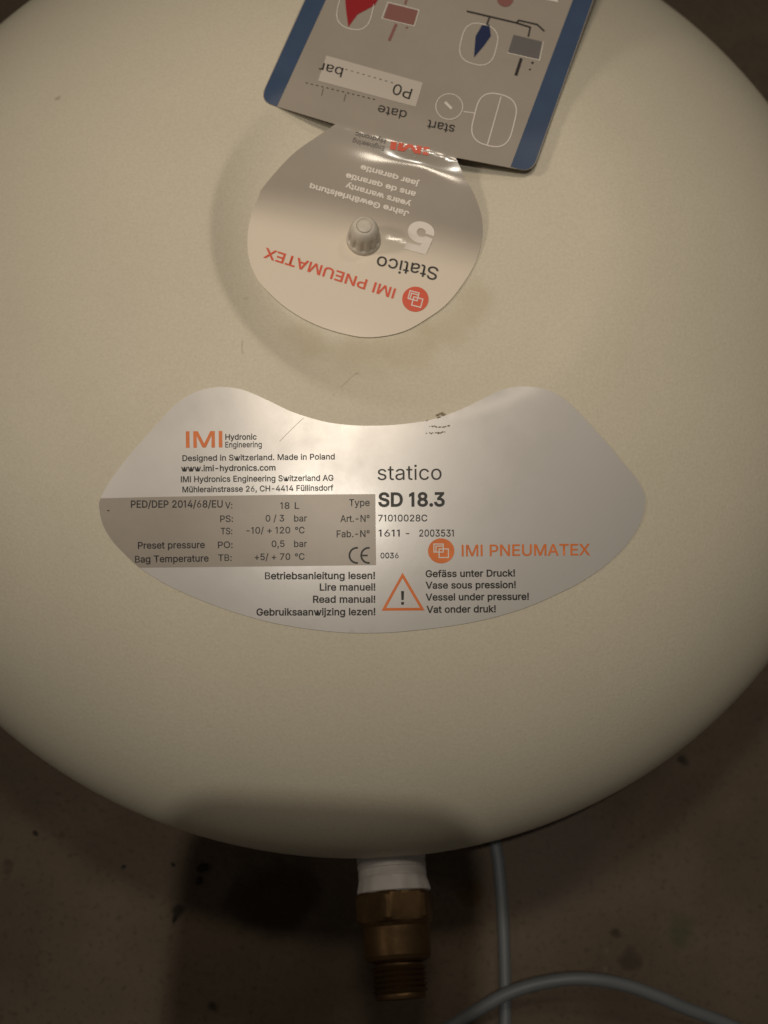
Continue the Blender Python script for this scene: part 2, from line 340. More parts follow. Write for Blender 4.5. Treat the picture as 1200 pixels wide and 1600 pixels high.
FONT = json.loads(r'''{"a":[389,[48,45,68,22,94,5,126,-5,160,-9,190,-6,215,1,236,12,252,25,264,38,272,52,277,52,277,0,337,0,337,251,333,290,322,320,306,343,286,360,263,372,239,379,215,383,194,384,163,382,133,375,104,364,79,346,57,322,41,291,100,274,107,288,118,301,132,313,149,322,171,329,196,331,220,329,240,322,256,311,267,297,273,279,276,255,273,243,265,235,252,230,152,216,125,211,100,203,78,193,58,179,43,161,34,138,30,108,35,73],[102,72,94,87,92,105,95,124,103,139,117,150,134,159,175,168,216,173,259,182,270,186,276,190,276,138,272,115,263,93,248,74,228,59,202,49,170,45,149,47,130,52,114,61]],"b":[424,[53,0,112,0,112,59,118,59,138,31,153,17,172,4,198,-5,229,-8,274,-2,313,16,346,45,370,84,385,133,390,189,385,245,370,293,345,332,313,361,274,378,229,384,197,381,171,373,152,360,137,346,118,319,114,509,53,509],[125,115,116,150,113,189,116,229,125,263,140,291,161,312,188,325,220,330,253,325,280,311,301,290,316,261,325,227,328,189,325,151,316,117,301,88,279,66,253,51,220,47,188,51,162,65,140,86]],"c":[396,[40,133,56,85,82,46,117,16,159,-2,207,-8,235,-6,261,-1,285,9,306,21,325,37,341,56,354,78,363,102,304,117,299,102,292,89,282,76,271,66,258,58,243,52,226,48,207,46,173,51,145,66,124,89,108,117,99,151,96,187,99,224,108,258,124,287,145,310,173,325,207,330,226,329,242,325,257,319,270,311,281,301,290,289,298,276,303,262,362,277,353,301,340,322,324,341,305,356,284,368,260,377,234,383,207,384,159,378,117,360,82,330,56,291,40,243,34,187]],"d":[424,[39,133,55,84,79,45,111,16,151,-2,195,-8,227,-5,252,4,272,17,287,31,307,59,313,59,313,0,372,0,372,509,311,509,311,319,306,319,287,346,272,360,253,373,228,381,196,384,151,378,112,361,79,332,55,293,39,245,34,189],[109,117,99,151,96,189,99,227,108,261,124,290,145,311,172,325,205,330,237,325,263,312,284,291,300,263,309,229,312,189,309,150,299,115,284,86,263,65,236,51,205,47,172,51,145,66,124,88]],"e":[404,[34,187,40,132,56,85,82,46,117,16,161,-2,212,-8,249,-5,283,4,311,19,335,39,353,63,365,91,306,105,297,88,285,73,271,61,254,53,234,48,212,46,179,50,151,61,128,80,110,106,100,139,97,169,371,169,371,194,368,242,357,282,341,315,319,341,294,361,266,374,236,382,205,384,157,378,115,359,81,329,55,290,39,242],[97,221,99,241,109,270,125,294,146,313,173,326,205,330,237,326,263,314,283,294,298,269,307,237,308,221]],"f":[254,[135,519,113,505,96,486,84,461,81,432,81,379,6,379,6,327,81,327,81,0,142,0,142,327,228,327,228,379,142,379,142,419,145,443,154,460,171,470,195,474,215,472,227,468,243,521,222,527,207,529,187,530,161,527]],"g":[425,[51,-69,64,-91,82,-110,105,-127,134,-140,168,-148,207,-151,251,-147,291,-136,324,-117,350,-90,367,-54,372,-9,372,379,313,379,313,319,308,319,288,346,273,360,253,373,228,382,196,384,152,378,112,361,80,332,55,293,39,246,34,191,39,136,55,90,80,53,113,27,152,10,195,5,227,8,252,16,272,28,287,41,306,68,311,68,311,-6,304,-47,282,-75,249,-92,207,-97,178,-95,154,-88,136,-78,122,-66,110,-53,101,-41],[109,123,99,155,96,193,99,229,109,262,124,290,145,312,172,325,205,330,237,325,264,312,285,291,300,264,309,231,312,193,309,154,300,121,285,95,264,75,237,63,205,59,172,63,145,76,124,96]],"h":[410,[53,509,53,0,114,0,114,227,117,257,126,283,141,303,161,317,184,326,210,329,246,323,273,304,290,275,296,235,296,0,357,0,357,240,353,285,341,321,321,349,295,369,264,380,227,384,187,379,152,362,124,332,114,312,114,509]],"i":[167,[54,455,67,446,84,443,100,446,114,455,123,468,126,483,123,499,114,512,100,521,84,524,67,521,54,512,44,499,41,483,44,468],[53,379,53,0,114,0,114,379]],"j":[167,[-10,-143,4,-143,37,-139,65,-129,86,-113,102,-90,111,-63,114,-30,114,379,53,379,53,-29,50,-54,40,-72,25,-83,2,-87,-10,-87],[41,483,44,468,53,455,67,446,83,443,100,446,114,455,123,468,126,483,123,499,114,512,100,521,83,524,67,521,53,512,44,499]],"k":[381,[53,0,114,0,114,141,154,178,294,0,372,0,201,216,360,379,284,379,121,212,114,212,114,509,53,509]],"l":[160,[50,515,50,0,111,0,111,515]],"m":[610,[132,346,118,323,112,306,112,379,53,379,53,0,114,0,114,238,117,266,126,289,140,307,158,320,178,328,199,330,229,326,253,311,269,288,274,260,274,0,335,0,335,247,338,270,345,290,358,307,374,320,395,328,419,330,447,326,473,313,490,289,496,254,496,0,557,0,557,255,553,296,541,328,522,354,497,372,468,383,437,386,407,383,381,375,357,361,337,343,322,321,317,308,309,331,287,361,257,380,219,386,195,384,172,376,151,363]],"n":[410,[53,0,114,0,114,227,117,257,126,283,141,303,161,317,184,326,210,329,246,323,273,304,290,275,296,235,296,0,357,0,357,240,353,285,341,321,321,349,295,369,264,380,227,384,187,379,152,362,124,332,112,307,112,379,53,379]],"o":[415,[40,133,56,85,82,46,117,16,159,-2,207,-8,256,-2,299,16,333,46,359,85,376,133,381,187,376,243,359,291,333,330,299,360,256,378,207,384,159,378,117,360,82,330,56,291,40,243,34,187],[108,117,99,151,96,187,99,224,108,258,124,287,145,310,173,325,207,330,242,325,270,310,292,287,307,258,316,224,319,187,316,151,307,117,292,89,270,66,242,51,207,46,173,51,145,66,124,89]],"p":[424,[112,379,53,379,53,-143,114,-143,114,59,127,46,138,31,153,17,173,4,198,-5,229,-8,274,-2,313,16,346,45,370,84,385,133,390,189,385,245,370,293,345,332,313,361,274,378,229,384,197,381,171,373,152,360,137,346,118,319,112,319],[125,115,116,150,113,189,116,229,125,263,140,291,161,312,188,325,220,330,253,325,280,311,301,290,316,261,325,227,328,189,325,151,316,117,301,88,279,66,253,51,220,47,188,51,162,65,140,86]],"q":[424,[39,133,55,84,79,45,111,16,151,-2,195,-8,227,-5,252,4,272,17,287,31,298,46,306,59,311,59,311,-143,372,-143,372,379,313,379,313,319,307,319,287,346,272,360,253,373,228,381,196,384,151,378,112,361,79,332,55,293,39,245,34,189],[109,117,99,151,96,189,99,227,108,261,124,290,145,311,172,325,205,330,237,325,263,312,284,291,300,263,309,229,312,189,309,150,299,115,284,86,263,65,236,51,205,47,172,51,145,66,124,88]],"r":[259,[53,0,114,0,114,237,117,262,126,284,140,301,159,315,182,323,207,326,243,322,243,384,213,385,181,380,152,367,130,347,115,321,112,379,53,379]],"s":[365,[62,38,84,18,112,3,145,-5,182,-8,223,-5,260,6,290,24,312,47,326,75,331,107,325,142,306,171,275,194,229,209,172,223,144,232,124,243,112,258,109,277,114,299,131,317,156,329,187,333,219,328,243,316,258,298,268,277,324,290,314,316,299,339,279,358,254,372,223,381,187,384,149,381,115,370,87,354,65,332,51,305,47,274,53,237,72,208,104,186,149,170,212,155,237,147,254,136,265,121,268,103,262,81,244,62,217,50,181,45,150,49,124,60,105,79,94,107,36,94,45,63]],"t":[227,[150,53,136,61,128,76,126,98,126,327,204,327,204,379,126,379,126,471,65,471,65,379,6,379,6,327,65,327,65,93,72,52,92,21,125,2,168,-4,192,-3,203,-1,213,2,202,54,177,50,170,50]],"u":[410,[53,379,53,139,57,95,69,59,89,31,115,11,146,-1,182,-5,222,0,257,17,286,47,298,73,298,0,357,0,357,379,296,379,296,153,293,122,283,97,268,77,249,62,226,53,200,50,164,56,137,75,119,105,114,144,114,379]],"v":[389,[17,379,163,0,226,0,371,379,305,379,224,155,203,87,195,57,177,121,84,379]],"w":[567,[23,379,138,0,199,0,270,252,284,309,297,252,368,0,429,0,545,379,480,379,423,176,397,67,382,136,371,176,362,214,316,379,252,379,196,176,175,90,170,66,165,91,154,137,87,379]],"x":[379,[21,0,91,0,148,85,165,112,189,155,214,112,287,0,358,0,224,192,352,379,282,379,233,306,216,279,191,232,164,279,100,379,29,379,155,195]],"y":[389,[47,-139,77,-145,91,-145,117,-143,139,-136,159,-124,177,-107,191,-85,204,-58,371,379,305,379,212,121,194,59,187,87,177,121,84,379,17,379,163,-1,151,-36,141,-58,130,-74,118,-84,104,-89,88,-90,61,-86]],"z":[380,[42,46,42,0,339,0,339,56,126,56,333,331,333,379,48,379,48,323,254,323]],"A":[480,[16,0,85,0,135,142,110,142,110,199,155,199,191,302,239,456,276,334,324,199,370,199,370,142,344,142,395,0,463,0,276,509,201,509],[324,199,155,199,135,142,344,142]],"B":[456,[125,57,125,231,248,231,279,228,306,218,327,203,342,184,352,161,355,137,349,105,330,80,296,63,245,57],[60,509,60,0,247,0,301,4,344,18,377,39,400,67,413,100,418,136,414,173,402,203,385,227,363,245,339,257,315,262,315,267,336,275,356,286,373,301,387,320,395,344,398,374,394,410,381,442,359,469,329,491,289,504,241,509],[125,285,125,452,240,452,283,446,313,429,330,403,336,372,333,348,323,326,308,309,288,296,265,288,238,285]],"C":[510,[48,179,70,115,104,63,150,25,205,1,267,-7,305,-4,341,5,373,19,402,38,428,62,448,91,463,124,473,160,408,160,401,136,389,114,375,96,357,81,337,69,315,60,292,55,267,53,223,59,184,76,151,105,125,145,109,194,103,254,109,314,125,364,150,403,184,432,223,450,267,456,292,454,315,449,337,440,357,428,375,413,389,395,401,373,408,348,473,348,463,385,448,418,427,447,402,471,373,490,340,504,305,513,267,516,205,508,150,484,104,445,70,393,48,329,40,254]],"D":[502,[60,509,60,0,219,0,291,8,351,31,398,68,433,119,455,181,462,255,455,329,433,391,399,441,353,478,294,501,225,509],[318,81,272,63,215,57,125,57,125,452,221,452,275,446,320,428,354,399,379,361,394,312,399,255,394,198,379,149,354,110]],"E":[419,[125,57,125,229,355,229,355,286,125,286,125,452,372,452,372,509,60,509,60,0,375,0,375,57]],"F":[410,[60,0,125,0,125,221,346,221,346,278,125,278,125,452,369,452,369,509,60,509]],"G":[520,[47,179,69,116,104,64,149,25,205,1,269,-7,326,0,377,19,419,50,451,91,471,141,478,200,478,256,283,256,283,199,415,199,410,160,396,123,374,93,345,71,309,57,269,53,224,59,184,76,151,105,125,145,109,194,103,254,109,314,125,364,150,404,183,432,222,450,265,456,291,454,315,448,337,439,356,427,373,411,387,393,399,372,408,349,474,349,465,384,449,416,429,445,403,469,374,489,340,504,304,513,265,516,203,508,149,484,103,445,69,393,47,329,40,254]],"H":[517,[60,0,125,0,125,232,392,232,392,0,457,0,457,509,392,509,392,289,125,289,125,509,60,509]],"I":[185,[60,509,60,0,125,0,125,509]],"J":[396,[33,173,33,145,44,81,75,33,124,3,185,-7,246,3,294,33,326,81,336,145,336,509,272,509,272,145,266,104,248,74,220,56,185,50,149,56,122,74,104,104,98,145,98,173]],"K":[467,[60,509,60,0,125,0,125,167,198,245,372,0,449,0,243,289,448,509,364,509,174,303,124,242,125,334,125,509]],"L":[393,[60,509,60,0,361,0,361,57,125,57,125,509]],"M":[628,[60,0,122,0,122,405,283,0,345,0,506,405,506,0,568,0,568,509,478,509,314,95,150,509,60,509]],"N":[523,[120,430,177,331,202,290,387,0,463,0,463,509,399,509,399,157,402,80,363,151,136,509,60,509,60,0,125,0,125,307]],"O":[533,[48,179,70,115,105,63,150,25,205,1,267,-7,329,1,384,25,429,63,464,115,486,179,493,254,486,329,464,393,429,445,384,484,329,508,267,516,205,508,150,484,105,445,70,393,48,329,40,254],[125,144,109,194,103,254,109,314,125,364,151,404,184,433,223,450,267,456,310,450,349,433,383,404,408,365,425,314,430,254,425,194,408,144,383,105,349,76,310,59,267,53,223,59,184,76,151,105]],"P":[445,[60,509,60,0,125,0,125,186,235,186,289,191,332,207,366,233,390,265,404,304,409,348,404,391,390,430,366,462,332,487,289,503,235,509],[297,256,269,246,233,242,125,242,125,452,232,452,268,449,297,439,318,423,333,402,342,376,344,348,342,319,333,294,318,272]],"Q":[533,[48,179,70,115,105,63,150,25,205,1,267,-7,329,1,356,13,401,-48,468,-48,402,40,429,63,464,115,486,179,493,254,486,329,464,393,429,445,384,484,329,508,267,516,205,508,150,484,105,445,70,393,48,329,40,254],[125,144,109,194,103,254,109,314,125,364,151,404,184,433,223,450,267,456,310,450,349,433,383,404,408,365,425,314,430,254,425,194,408,144,383,105,365,90,313,159,245,159,318,63,310,59,267,53,223,59,184,76,151,105]],"R":[449,[60,509,60,0,125,0,125,198,236,198,246,199,353,0,428,0,313,211,333,217,367,240,390,271,405,309,409,352,405,395,390,433,367,465,333,489,290,504,236,509],[298,267,269,258,234,255,125,255,125,452,233,452,269,449,298,440,319,425,334,405,342,380,345,352,342,324,334,300,319,281]],"S":[447,[64,60,91,31,128,9,172,-4,224,-9,278,-4,323,11,360,34,386,64,403,99,408,139,405,171,395,198,379,220,359,238,336,252,312,264,264,279,212,293,169,308,148,319,131,334,119,352,115,376,118,398,129,418,145,435,167,448,194,456,225,459,267,453,302,437,326,412,337,378,401,378,394,415,377,449,351,476,316,498,275,511,227,516,180,511,138,498,102,476,75,448,58,413,52,372,60,326,86,289,128,260,184,239,272,214,296,205,316,193,332,179,342,161,346,139,341,114,329,92,311,74,286,60,257,52,224,49,194,52,166,59,142,71,123,88,110,110,104,137,38,137,46,96]],"T":[449,[32,509,32,452,193,452,193,0,257,0,257,452,417,452,417,509]],"U":[517,[60,509,60,173,66,124,85,80,114,43,154,15,203,-2,259,-8,315,-2,363,15,403,43,433,80,451,124,457,173,457,509,393,509,393,178,389,144,377,113,357,87,331,68,298,56,259,52,220,56,187,68,160,87,141,113,128,144,124,178,124,509]],"V":[480,[84,509,16,509,204,0,278,0,463,509,395,509,279,176,241,53,203,176]],"W":[686,[170,171,82,509,16,509,155,0,230,0,318,323,335,395,343,437,351,391,359,356,455,0,530,0,670,509,603,509,504,120,492,64,462,196,380,509,306,509,205,120,193,62,187,94]],"X":[474,[104,509,29,509,200,260,18,0,91,0,182,129,225,196,238,218,250,195,268,165,292,129,382,0,456,0,276,263,446,509,374,509,261,345,238,302,214,345,192,379]],"Y":[472,[91,509,16,509,203,208,203,0,268,0,268,208,455,509,381,509,280,344,251,293,236,264,208,318]],"Z":[438,[42,46,42,0,399,0,399,57,152,57,115,56,152,105,397,462,397,509,40,509,40,452,285,452,323,453,289,408]],"0":[453,[53,178,69,113,95,62,130,24,174,1,227,-7,279,1,323,24,359,62,384,113,400,178,405,254,400,330,384,395,358,447,323,484,279,508,227,516,174,508,130,484,95,447,69,395,53,330,48,254],[123,144,113,194,109,254,113,314,123,365,140,405,163,435,192,453,227,460,261,453,290,435,313,405,330,365,340,314,344,254,340,194,330,144,313,103,290,74,261,56,227,50,192,56,163,74,140,103]],"1":[300,[192,0,192,509,140,509,40,445,40,385,130,440,130,0]],"2":[453,[64,47,64,0,389,0,389,57,153,57,306,223,336,259,357,290,371,318,378,345,381,372,376,411,361,445,337,474,306,497,268,511,225,516,182,511,143,496,111,473,86,442,71,405,66,362,127,362,130,390,139,413,153,433,172,447,196,457,224,460,250,457,273,449,293,436,308,419,317,397,320,371,318,348,311,327,299,305,282,282,261,257]],"3":[453,[98,30,133,10,173,-3,218,-7,266,-2,309,12,344,36,370,66,387,103,393,145,387,186,371,222,344,253,308,276,264,288,221,289,372,461,372,509,70,509,70,452,288,452,157,299,157,248,201,248,242,244,275,234,299,217,316,196,326,172,329,145,325,116,315,93,297,74,275,61,248,53,219,50,191,52,165,59,144,71,126,87,115,107,109,132,44,132,52,91,70,57]],"4":[453,[40,158,40,105,282,105,282,0,343,0,343,105,413,105,413,163,343,163,343,318,282,318,282,163,109,163,311,509,247,509]],"5":[453,[83,60,108,32,140,11,178,-2,221,-7,268,-1,309,15,343,41,369,76,385,117,391,163,388,199,379,231,364,260,345,285,321,306,294,321,263,330,229,334,203,331,178,325,155,315,136,301,151,452,366,452,366,509,96,509,67,253,128,246,145,258,167,268,192,275,218,277,248,273,275,262,297,244,314,221,324,193,328,162,324,131,314,104,298,82,276,64,250,53,221,50,196,52,173,60,154,73,138,89,127,108,122,130,60,130,66,93]],"6":[453,[84,74,109,40,142,15,182,-1,226,-7,271,-2,310,14,343,39,368,73,384,112,389,157,384,201,370,240,346,271,316,295,278,309,235,314,214,312,196,307,179,299,175,296,322,509,252,509,137,340,102,285,80,239,68,199,64,162,69,115],[138,102,128,128,125,158,128,188,138,214,153,235,174,252,198,262,226,265,254,262,279,251,299,235,314,213,324,187,327,157,324,128,314,101,299,79,279,63,254,52,226,48,198,52,174,63,153,79]],"7":[453,[323,452,97,0,165,0,391,449,391,509,62,509,62,452]],"8":[453,[74,62,101,33,136,11,178,-2,226,-7,275,-2,317,11,352,33,378,62,395,96,401,135,397,166,387,195,372,220,351,241,327,256,300,265,333,282,359,308,376,342,382,380,377,417,361,450,337,477,306,498,269,511,226,516,184,511,146,498,114,477,90,450,75,417,70,380,76,342,93,308,119,282,153,267,125,256,101,241,81,220,65,195,55,166,52,135,57,96],[129,91,119,113,115,139,119,165,130,189,147,208,169,223,196,232,226,235,256,232,283,223,305,208,322,189,333,165,337,139,333,113,323,91,307,74,285,60,258,52,226,49,195,52,167,60,145,74],[177,449,200,457,226,460,252,457,275,449,294,437,308,420,316,399,319,376,316,351,307,330,293,313,274,300,252,292,226,290,201,292,178,300,159,313,145,330,136,351,133,376,136,399,145,420,159,437]],"9":[453,[83,269,106,237,137,214,175,199,218,195,238,196,257,202,273,210,277,213,130,0,200,0,315,168,350,224,373,270,385,309,389,347,384,393,368,434,343,468,310,494,271,510,226,516,182,510,143,494,110,469,85,436,69,397,64,352,68,307],[138,295,129,322,125,352,129,381,138,407,154,429,174,446,199,457,226,460,254,457,279,446,299,429,314,407,324,381,327,350,324,321,314,295,299,273,279,257,254,247,226,243,199,247,174,257,154,274]],"/":[249,[71,-76,235,533,178,533,14,-76]],":":[188,[50,41,53,24,63,9,78,-1,95,-4,113,-1,128,9,138,24,141,41,138,59,128,73,113,83,95,87,78,83,63,73,53,59],[50,316,53,299,63,284,78,274,95,271,113,274,128,284,138,299,141,316,138,334,128,349,113,359,95,362,78,359,63,349,53,334]],".":[188,[50,41,53,24,63,9,78,-1,95,-4,113,-1,128,9,138,24,141,41,138,59,128,73,113,83,95,87,78,83,63,73,53,59]],",":[188,[68,71,38,-119,84,-119,137,71]],"-":[453,[114,244,114,188,337,188,337,244]],"+":[453,[255,226,255,364,198,364,198,226,61,226,61,172,198,172,198,34,255,34,255,172,391,172,391,226]],"\u00b0":[316,[43,397,47,367,59,340,77,316,101,298,128,287,158,283,188,287,216,298,239,316,257,340,269,367,273,397,269,428,257,455,239,479,216,497,188,509,158,513,128,509,101,497,77,479,59,455,47,428],[97,381,95,397,97,414,103,430,113,443,126,453,141,459,158,462,175,459,190,453,203,443,213,430,220,414,222,397,220,381,213,366,203,353,190,343,175,336,158,334,141,336,126,343,113,353,103,366]],"!":[196,[56,58,52,41,56,24,66,9,81,-1,98,-4,116,-1,130,9,140,24,143,41,140,58,130,73,116,83,98,86,81,83,66,73],[63,509,67,160,128,160,132,509]],"\u00e4":[389,[68,22,94,5,126,-5,160,-9,190,-6,215,1,236,12,252,25,264,38,272,52,277,52,277,0,337,0,337,251,333,290,322,320,306,343,286,360,263,372,239,379,215,383,194,384,163,382,133,375,104,364,79,346,57,322,41,291,100,274,107,288,118,301,132,313,149,322,171,329,196,331,220,329,240,322,256,311,267,297,273,279,276,255,273,243,265,235,252,230,152,216,125,211,100,203,78,193,58,179,43,161,34,138,30,108,35,73,48,45],[114,61,102,72,94,87,92,105,95,124,103,139,117,150,134,159,175,168,216,173,259,182,270,186,276,190,276,138,272,115,263,93,248,74,228,59,202,49,170,45,149,47,130,52],[77,483,80,468,89,455,102,446,117,443,133,446,146,455,155,468,158,483,155,499,146,512,133,520,117,523,102,520,89,512,80,499],[233,455,246,446,261,443,277,446,290,455,299,468,301,483,299,499,290,512,277,520,261,523,246,520,233,512,224,499,221,483,224,468]],"\u00fc":[410,[118,520,104,512,96,499,93,483,96,468,104,455,118,446,133,443,149,446,162,455,170,468,173,483,170,499,162,512,149,520,133,523],[53,379,53,139,57,95,69,59,89,31,115,11,146,-1,182,-5,222,0,257,17,286,47,298,73,298,0,357,0,357,379,296,379,296,153,293,122,283,97,268,77,249,62,226,53,200,50,164,56,137,75,119,105,114,144,114,379],[236,483,239,468,248,455,261,446,277,443,292,446,305,455,314,468,317,483,314,499,305,512,292,520,277,523,261,520,248,512,239,499]],"[":[273,[101,539,101,-96,236,-96,236,-44,160,-44,160,487,236,487,236,539]],"]":[273,[113,487,113,-44,37,-44,37,-96,172,-96,172,539,37,539,37,487]],"|":[230,[88,673,88,-164,141,-164,141,673]]}''')

# tank enamel: cream paint with faint mottling, orange peel, and a few grime specks
M_tank = mat('cream_enamel', (0.64, 0.585, 0.475), rough=0.55, spec=0.35, vary=0.07, vscale=9, rvary=0.07, bump=0.5, bscale=900, bdist=0.00014)
paint_over(M_tank, speck_mask(M_tank, 26, 0.02, 0.05, 3.1, gate=0.72), (0.40, 0.34, 0.24))
def tint(M, px, py, rad, col, amount, wob):
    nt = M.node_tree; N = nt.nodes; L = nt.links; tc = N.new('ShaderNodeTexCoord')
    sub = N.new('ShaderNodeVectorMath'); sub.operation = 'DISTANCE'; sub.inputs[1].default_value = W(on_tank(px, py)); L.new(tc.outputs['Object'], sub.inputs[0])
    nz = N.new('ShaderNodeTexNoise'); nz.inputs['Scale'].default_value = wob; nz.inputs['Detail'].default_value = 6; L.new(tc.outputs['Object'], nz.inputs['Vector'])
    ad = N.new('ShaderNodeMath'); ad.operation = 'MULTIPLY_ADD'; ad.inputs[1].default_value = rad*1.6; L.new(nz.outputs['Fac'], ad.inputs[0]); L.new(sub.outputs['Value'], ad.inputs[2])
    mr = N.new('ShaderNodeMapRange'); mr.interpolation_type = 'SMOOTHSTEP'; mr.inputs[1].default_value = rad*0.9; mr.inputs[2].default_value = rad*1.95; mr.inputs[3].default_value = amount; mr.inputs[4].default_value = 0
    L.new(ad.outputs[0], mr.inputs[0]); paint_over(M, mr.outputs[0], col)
for q in ((560, 548, 0.012), (640, 545, 0.014), (700, 515, 0.012), (745, 470, 0.010), (480, 535, 0.010)): tint(M_tank, q[0], q[1], q[2], (0.50, 0.415, 0.28), 0.45, 90)  # brown tint in soft spots along the lower wall of the recess
# fine grain of the sprayed coat
_n = M_tank.node_tree.nodes.new('ShaderNodeTexNoise'); _n.inputs['Scale'].default_value = 1150; _n.inputs['Detail'].default_value = 3
_t = M_tank.node_tree.nodes.new('ShaderNodeTexCoord'); M_tank.node_tree.links.new(_t.outputs['Object'], _n.inputs['Vector'])
_m = M_tank.node_tree.nodes.new('ShaderNodeMapRange'); _m.inputs[1].default_value = 0.35; _m.inputs[2].default_value = 0.75; _m.inputs[4].default_value = 0.36
M_tank.node_tree.links.new(_n.outputs['Fac'], _m.inputs[0]); paint_over(M_tank, _m.outputs[0], (0.46, 0.41, 0.30))
M_silver = mat('silver_label_film', (0.66, 0.63, 0.61), rough=0.36, metal=0.30, spec=0.5, vary=0.08, vscale=35, rvary=0.08, bump=0.35, bscale=150, bdist=0.00006)
M_panel = mat('grey_label_ink', (0.36, 0.315, 0.275), rough=0.42, metal=0.2, vary=0.08, vscale=60)
M_black = mat('black_ink', (0.020, 0.018, 0.017), rough=0.5)
M_grey_ink = mat('grey_ink', (0.12, 0.105, 0.095), rough=0.5)
M_orange = mat('orange_ink', (0.74, 0.19, 0.04), rough=0.5, vary=0.15, vscale=120)
M_red = mat('red_ink', (0.66, 0.085, 0.035), rough=0.5)
M_white = mat('white_ink', (0.72, 0.66, 0.60), rough=0.45)
M_pale = mat('pale_grey_ink', (0.52, 0.465, 0.41), rough=0.5)
M_tag = mat('grey_tag_film', (0.345, 0.30, 0.255), rough=0.55, metal=0.0, spec=0.3, vary=0.06, vscale=50, coat=0.65, coat_rough=0.15)
M_blue = mat('blue_ink', (0.045, 0.075, 0.145), rough=0.42, vary=0.1, vscale=80)
M_navy = mat('navy_ink', (0.012, 0.022, 0.075), rough=0.45)
M_crimson = mat('crimson_ink', (0.30, 0.012, 0.018), rough=0.45)
M_rose = mat('dusty_red_ink', (0.24, 0.10, 0.085), rough=0.5)
M_slate = mat('slate_grey_ink', (0.13, 0.12, 0.12), rough=0.5)
M_cap = mat('grey_plastic', (0.58, 0.53, 0.46), rough=0.48, spec=0.4, vary=0.2, vscale=180, bump=0.1, bscale=700)
M_tape = mat('white_sealing_tape', (0.56, 0.535, 0.52), rough=0.55, vary=0.12, vscale=150, bump=0.3, bscale=500)
M_brass = mat('tarnished_brass', (0.150, 0.088, 0.038), rough=0.47, metal=0.75, vary=0.55, vscale=60, rvary=0.12, bump=0.15, bscale=300)
M_cable = mat('grey_cable_sheath', (0.135, 0.145, 0.155), rough=0.5, vary=0.12, vscale=40)
M_dirt = mat('brown_grime', (0.27, 0.21, 0.13), rough=0.8, vary=0.5, vscale=500)
M_scratch = mat('scratch_grime', (0.55, 0.50, 0.39), rough=0.7)
M_phone = mat('dark_glass', (0.02, 0.02, 0.022), rough=0.3)
M_crumb = mat('dark_crumb_dirt', (0.022, 0.018, 0.013), rough=0.9, vary=0.4, vscale=300, bump=0.5, bscale=300)

# ------------------------------------------------------------------ floor
M_floor = mat('stained_concrete', (0.130, 0.096, 0.067), rough=0.85, spec=0.25, vary=0.42, vscale=9, bump=0.8, bscale=260, bdist=0.0012)
def floor_nodes():
    nt = M_floor.node_tree; N = nt.nodes; L = nt.links; tc = N.new('ShaderNodeTexCoord')
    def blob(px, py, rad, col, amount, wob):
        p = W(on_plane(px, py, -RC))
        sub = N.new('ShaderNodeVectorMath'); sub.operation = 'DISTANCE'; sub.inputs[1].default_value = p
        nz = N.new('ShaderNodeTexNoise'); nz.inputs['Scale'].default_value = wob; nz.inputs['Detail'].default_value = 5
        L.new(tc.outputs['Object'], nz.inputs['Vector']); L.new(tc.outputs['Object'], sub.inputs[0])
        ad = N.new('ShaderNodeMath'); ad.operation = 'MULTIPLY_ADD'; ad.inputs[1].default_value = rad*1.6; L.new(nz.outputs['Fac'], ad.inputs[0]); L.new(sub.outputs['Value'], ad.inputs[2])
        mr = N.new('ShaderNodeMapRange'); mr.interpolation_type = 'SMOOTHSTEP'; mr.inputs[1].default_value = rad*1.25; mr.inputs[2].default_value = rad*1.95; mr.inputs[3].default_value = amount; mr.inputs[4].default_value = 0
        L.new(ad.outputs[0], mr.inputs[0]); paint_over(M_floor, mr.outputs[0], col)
    # fine grit
    n = N.new('ShaderNodeTexNoise'); n.inputs['Scale'].default_value = 420; n.inputs['Detail'].default_value = 3; L.new(tc.outputs['Object'], n.inputs['Vector'])
    mr = N.new('ShaderNodeMapRange'); mr.inputs[1].default_value = 0.55; mr.inputs[2].default_value = 0.8; mr.inputs[4].default_value = 0.7; L.new(n.outputs['Fac'], mr.inputs[0])
    paint_over(M_floor, mr.outputs[0], (0.05, 0.038, 0.028))
    paint_over(M_floor, speck_mask(M_floor, 45, 0.06, 0.16, 1.7, gate=0.55), (0.035, 0.026, 0.018))
    paint_over(M_floor, speck_mask(M_floor, 120, 0.08, 0.2, 5.7, gate=0.8), (0.125, 0.095, 0.07))
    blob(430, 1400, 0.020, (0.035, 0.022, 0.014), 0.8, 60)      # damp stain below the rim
    blob(1065, 1458, 0.007, (0.055, 0.062, 0.033), 0.55, 150)    # greenish spot
    blob(985, 1500, 0.005, (0.035, 0.027, 0.02), 0.6, 150)
    blob(735, 1395, 0.006, (0.10, 0.055, 0.02), 0.7, 150)
    blob(860, 1340, 0.03, (0.11, 0.085, 0.075), 0.5, 40)
floor_nodes()
bm = bmesh.new(); n = 40
grid = [[bm.verts.new((-3 + 6*i/n, -3 + 6*j/n, 0)) for j in range(n + 1)] for i in range(n + 1)]
for i in range(n):
    for j in range(n): bm.faces.new((grid[i][j], grid[i + 1][j], grid[i + 1][j + 1], grid[i][j + 1]))
floor = bm_obj('floor', bm, M_floor); tag(floor, 'dark brown stained concrete floor', 'floor', kind='structure')

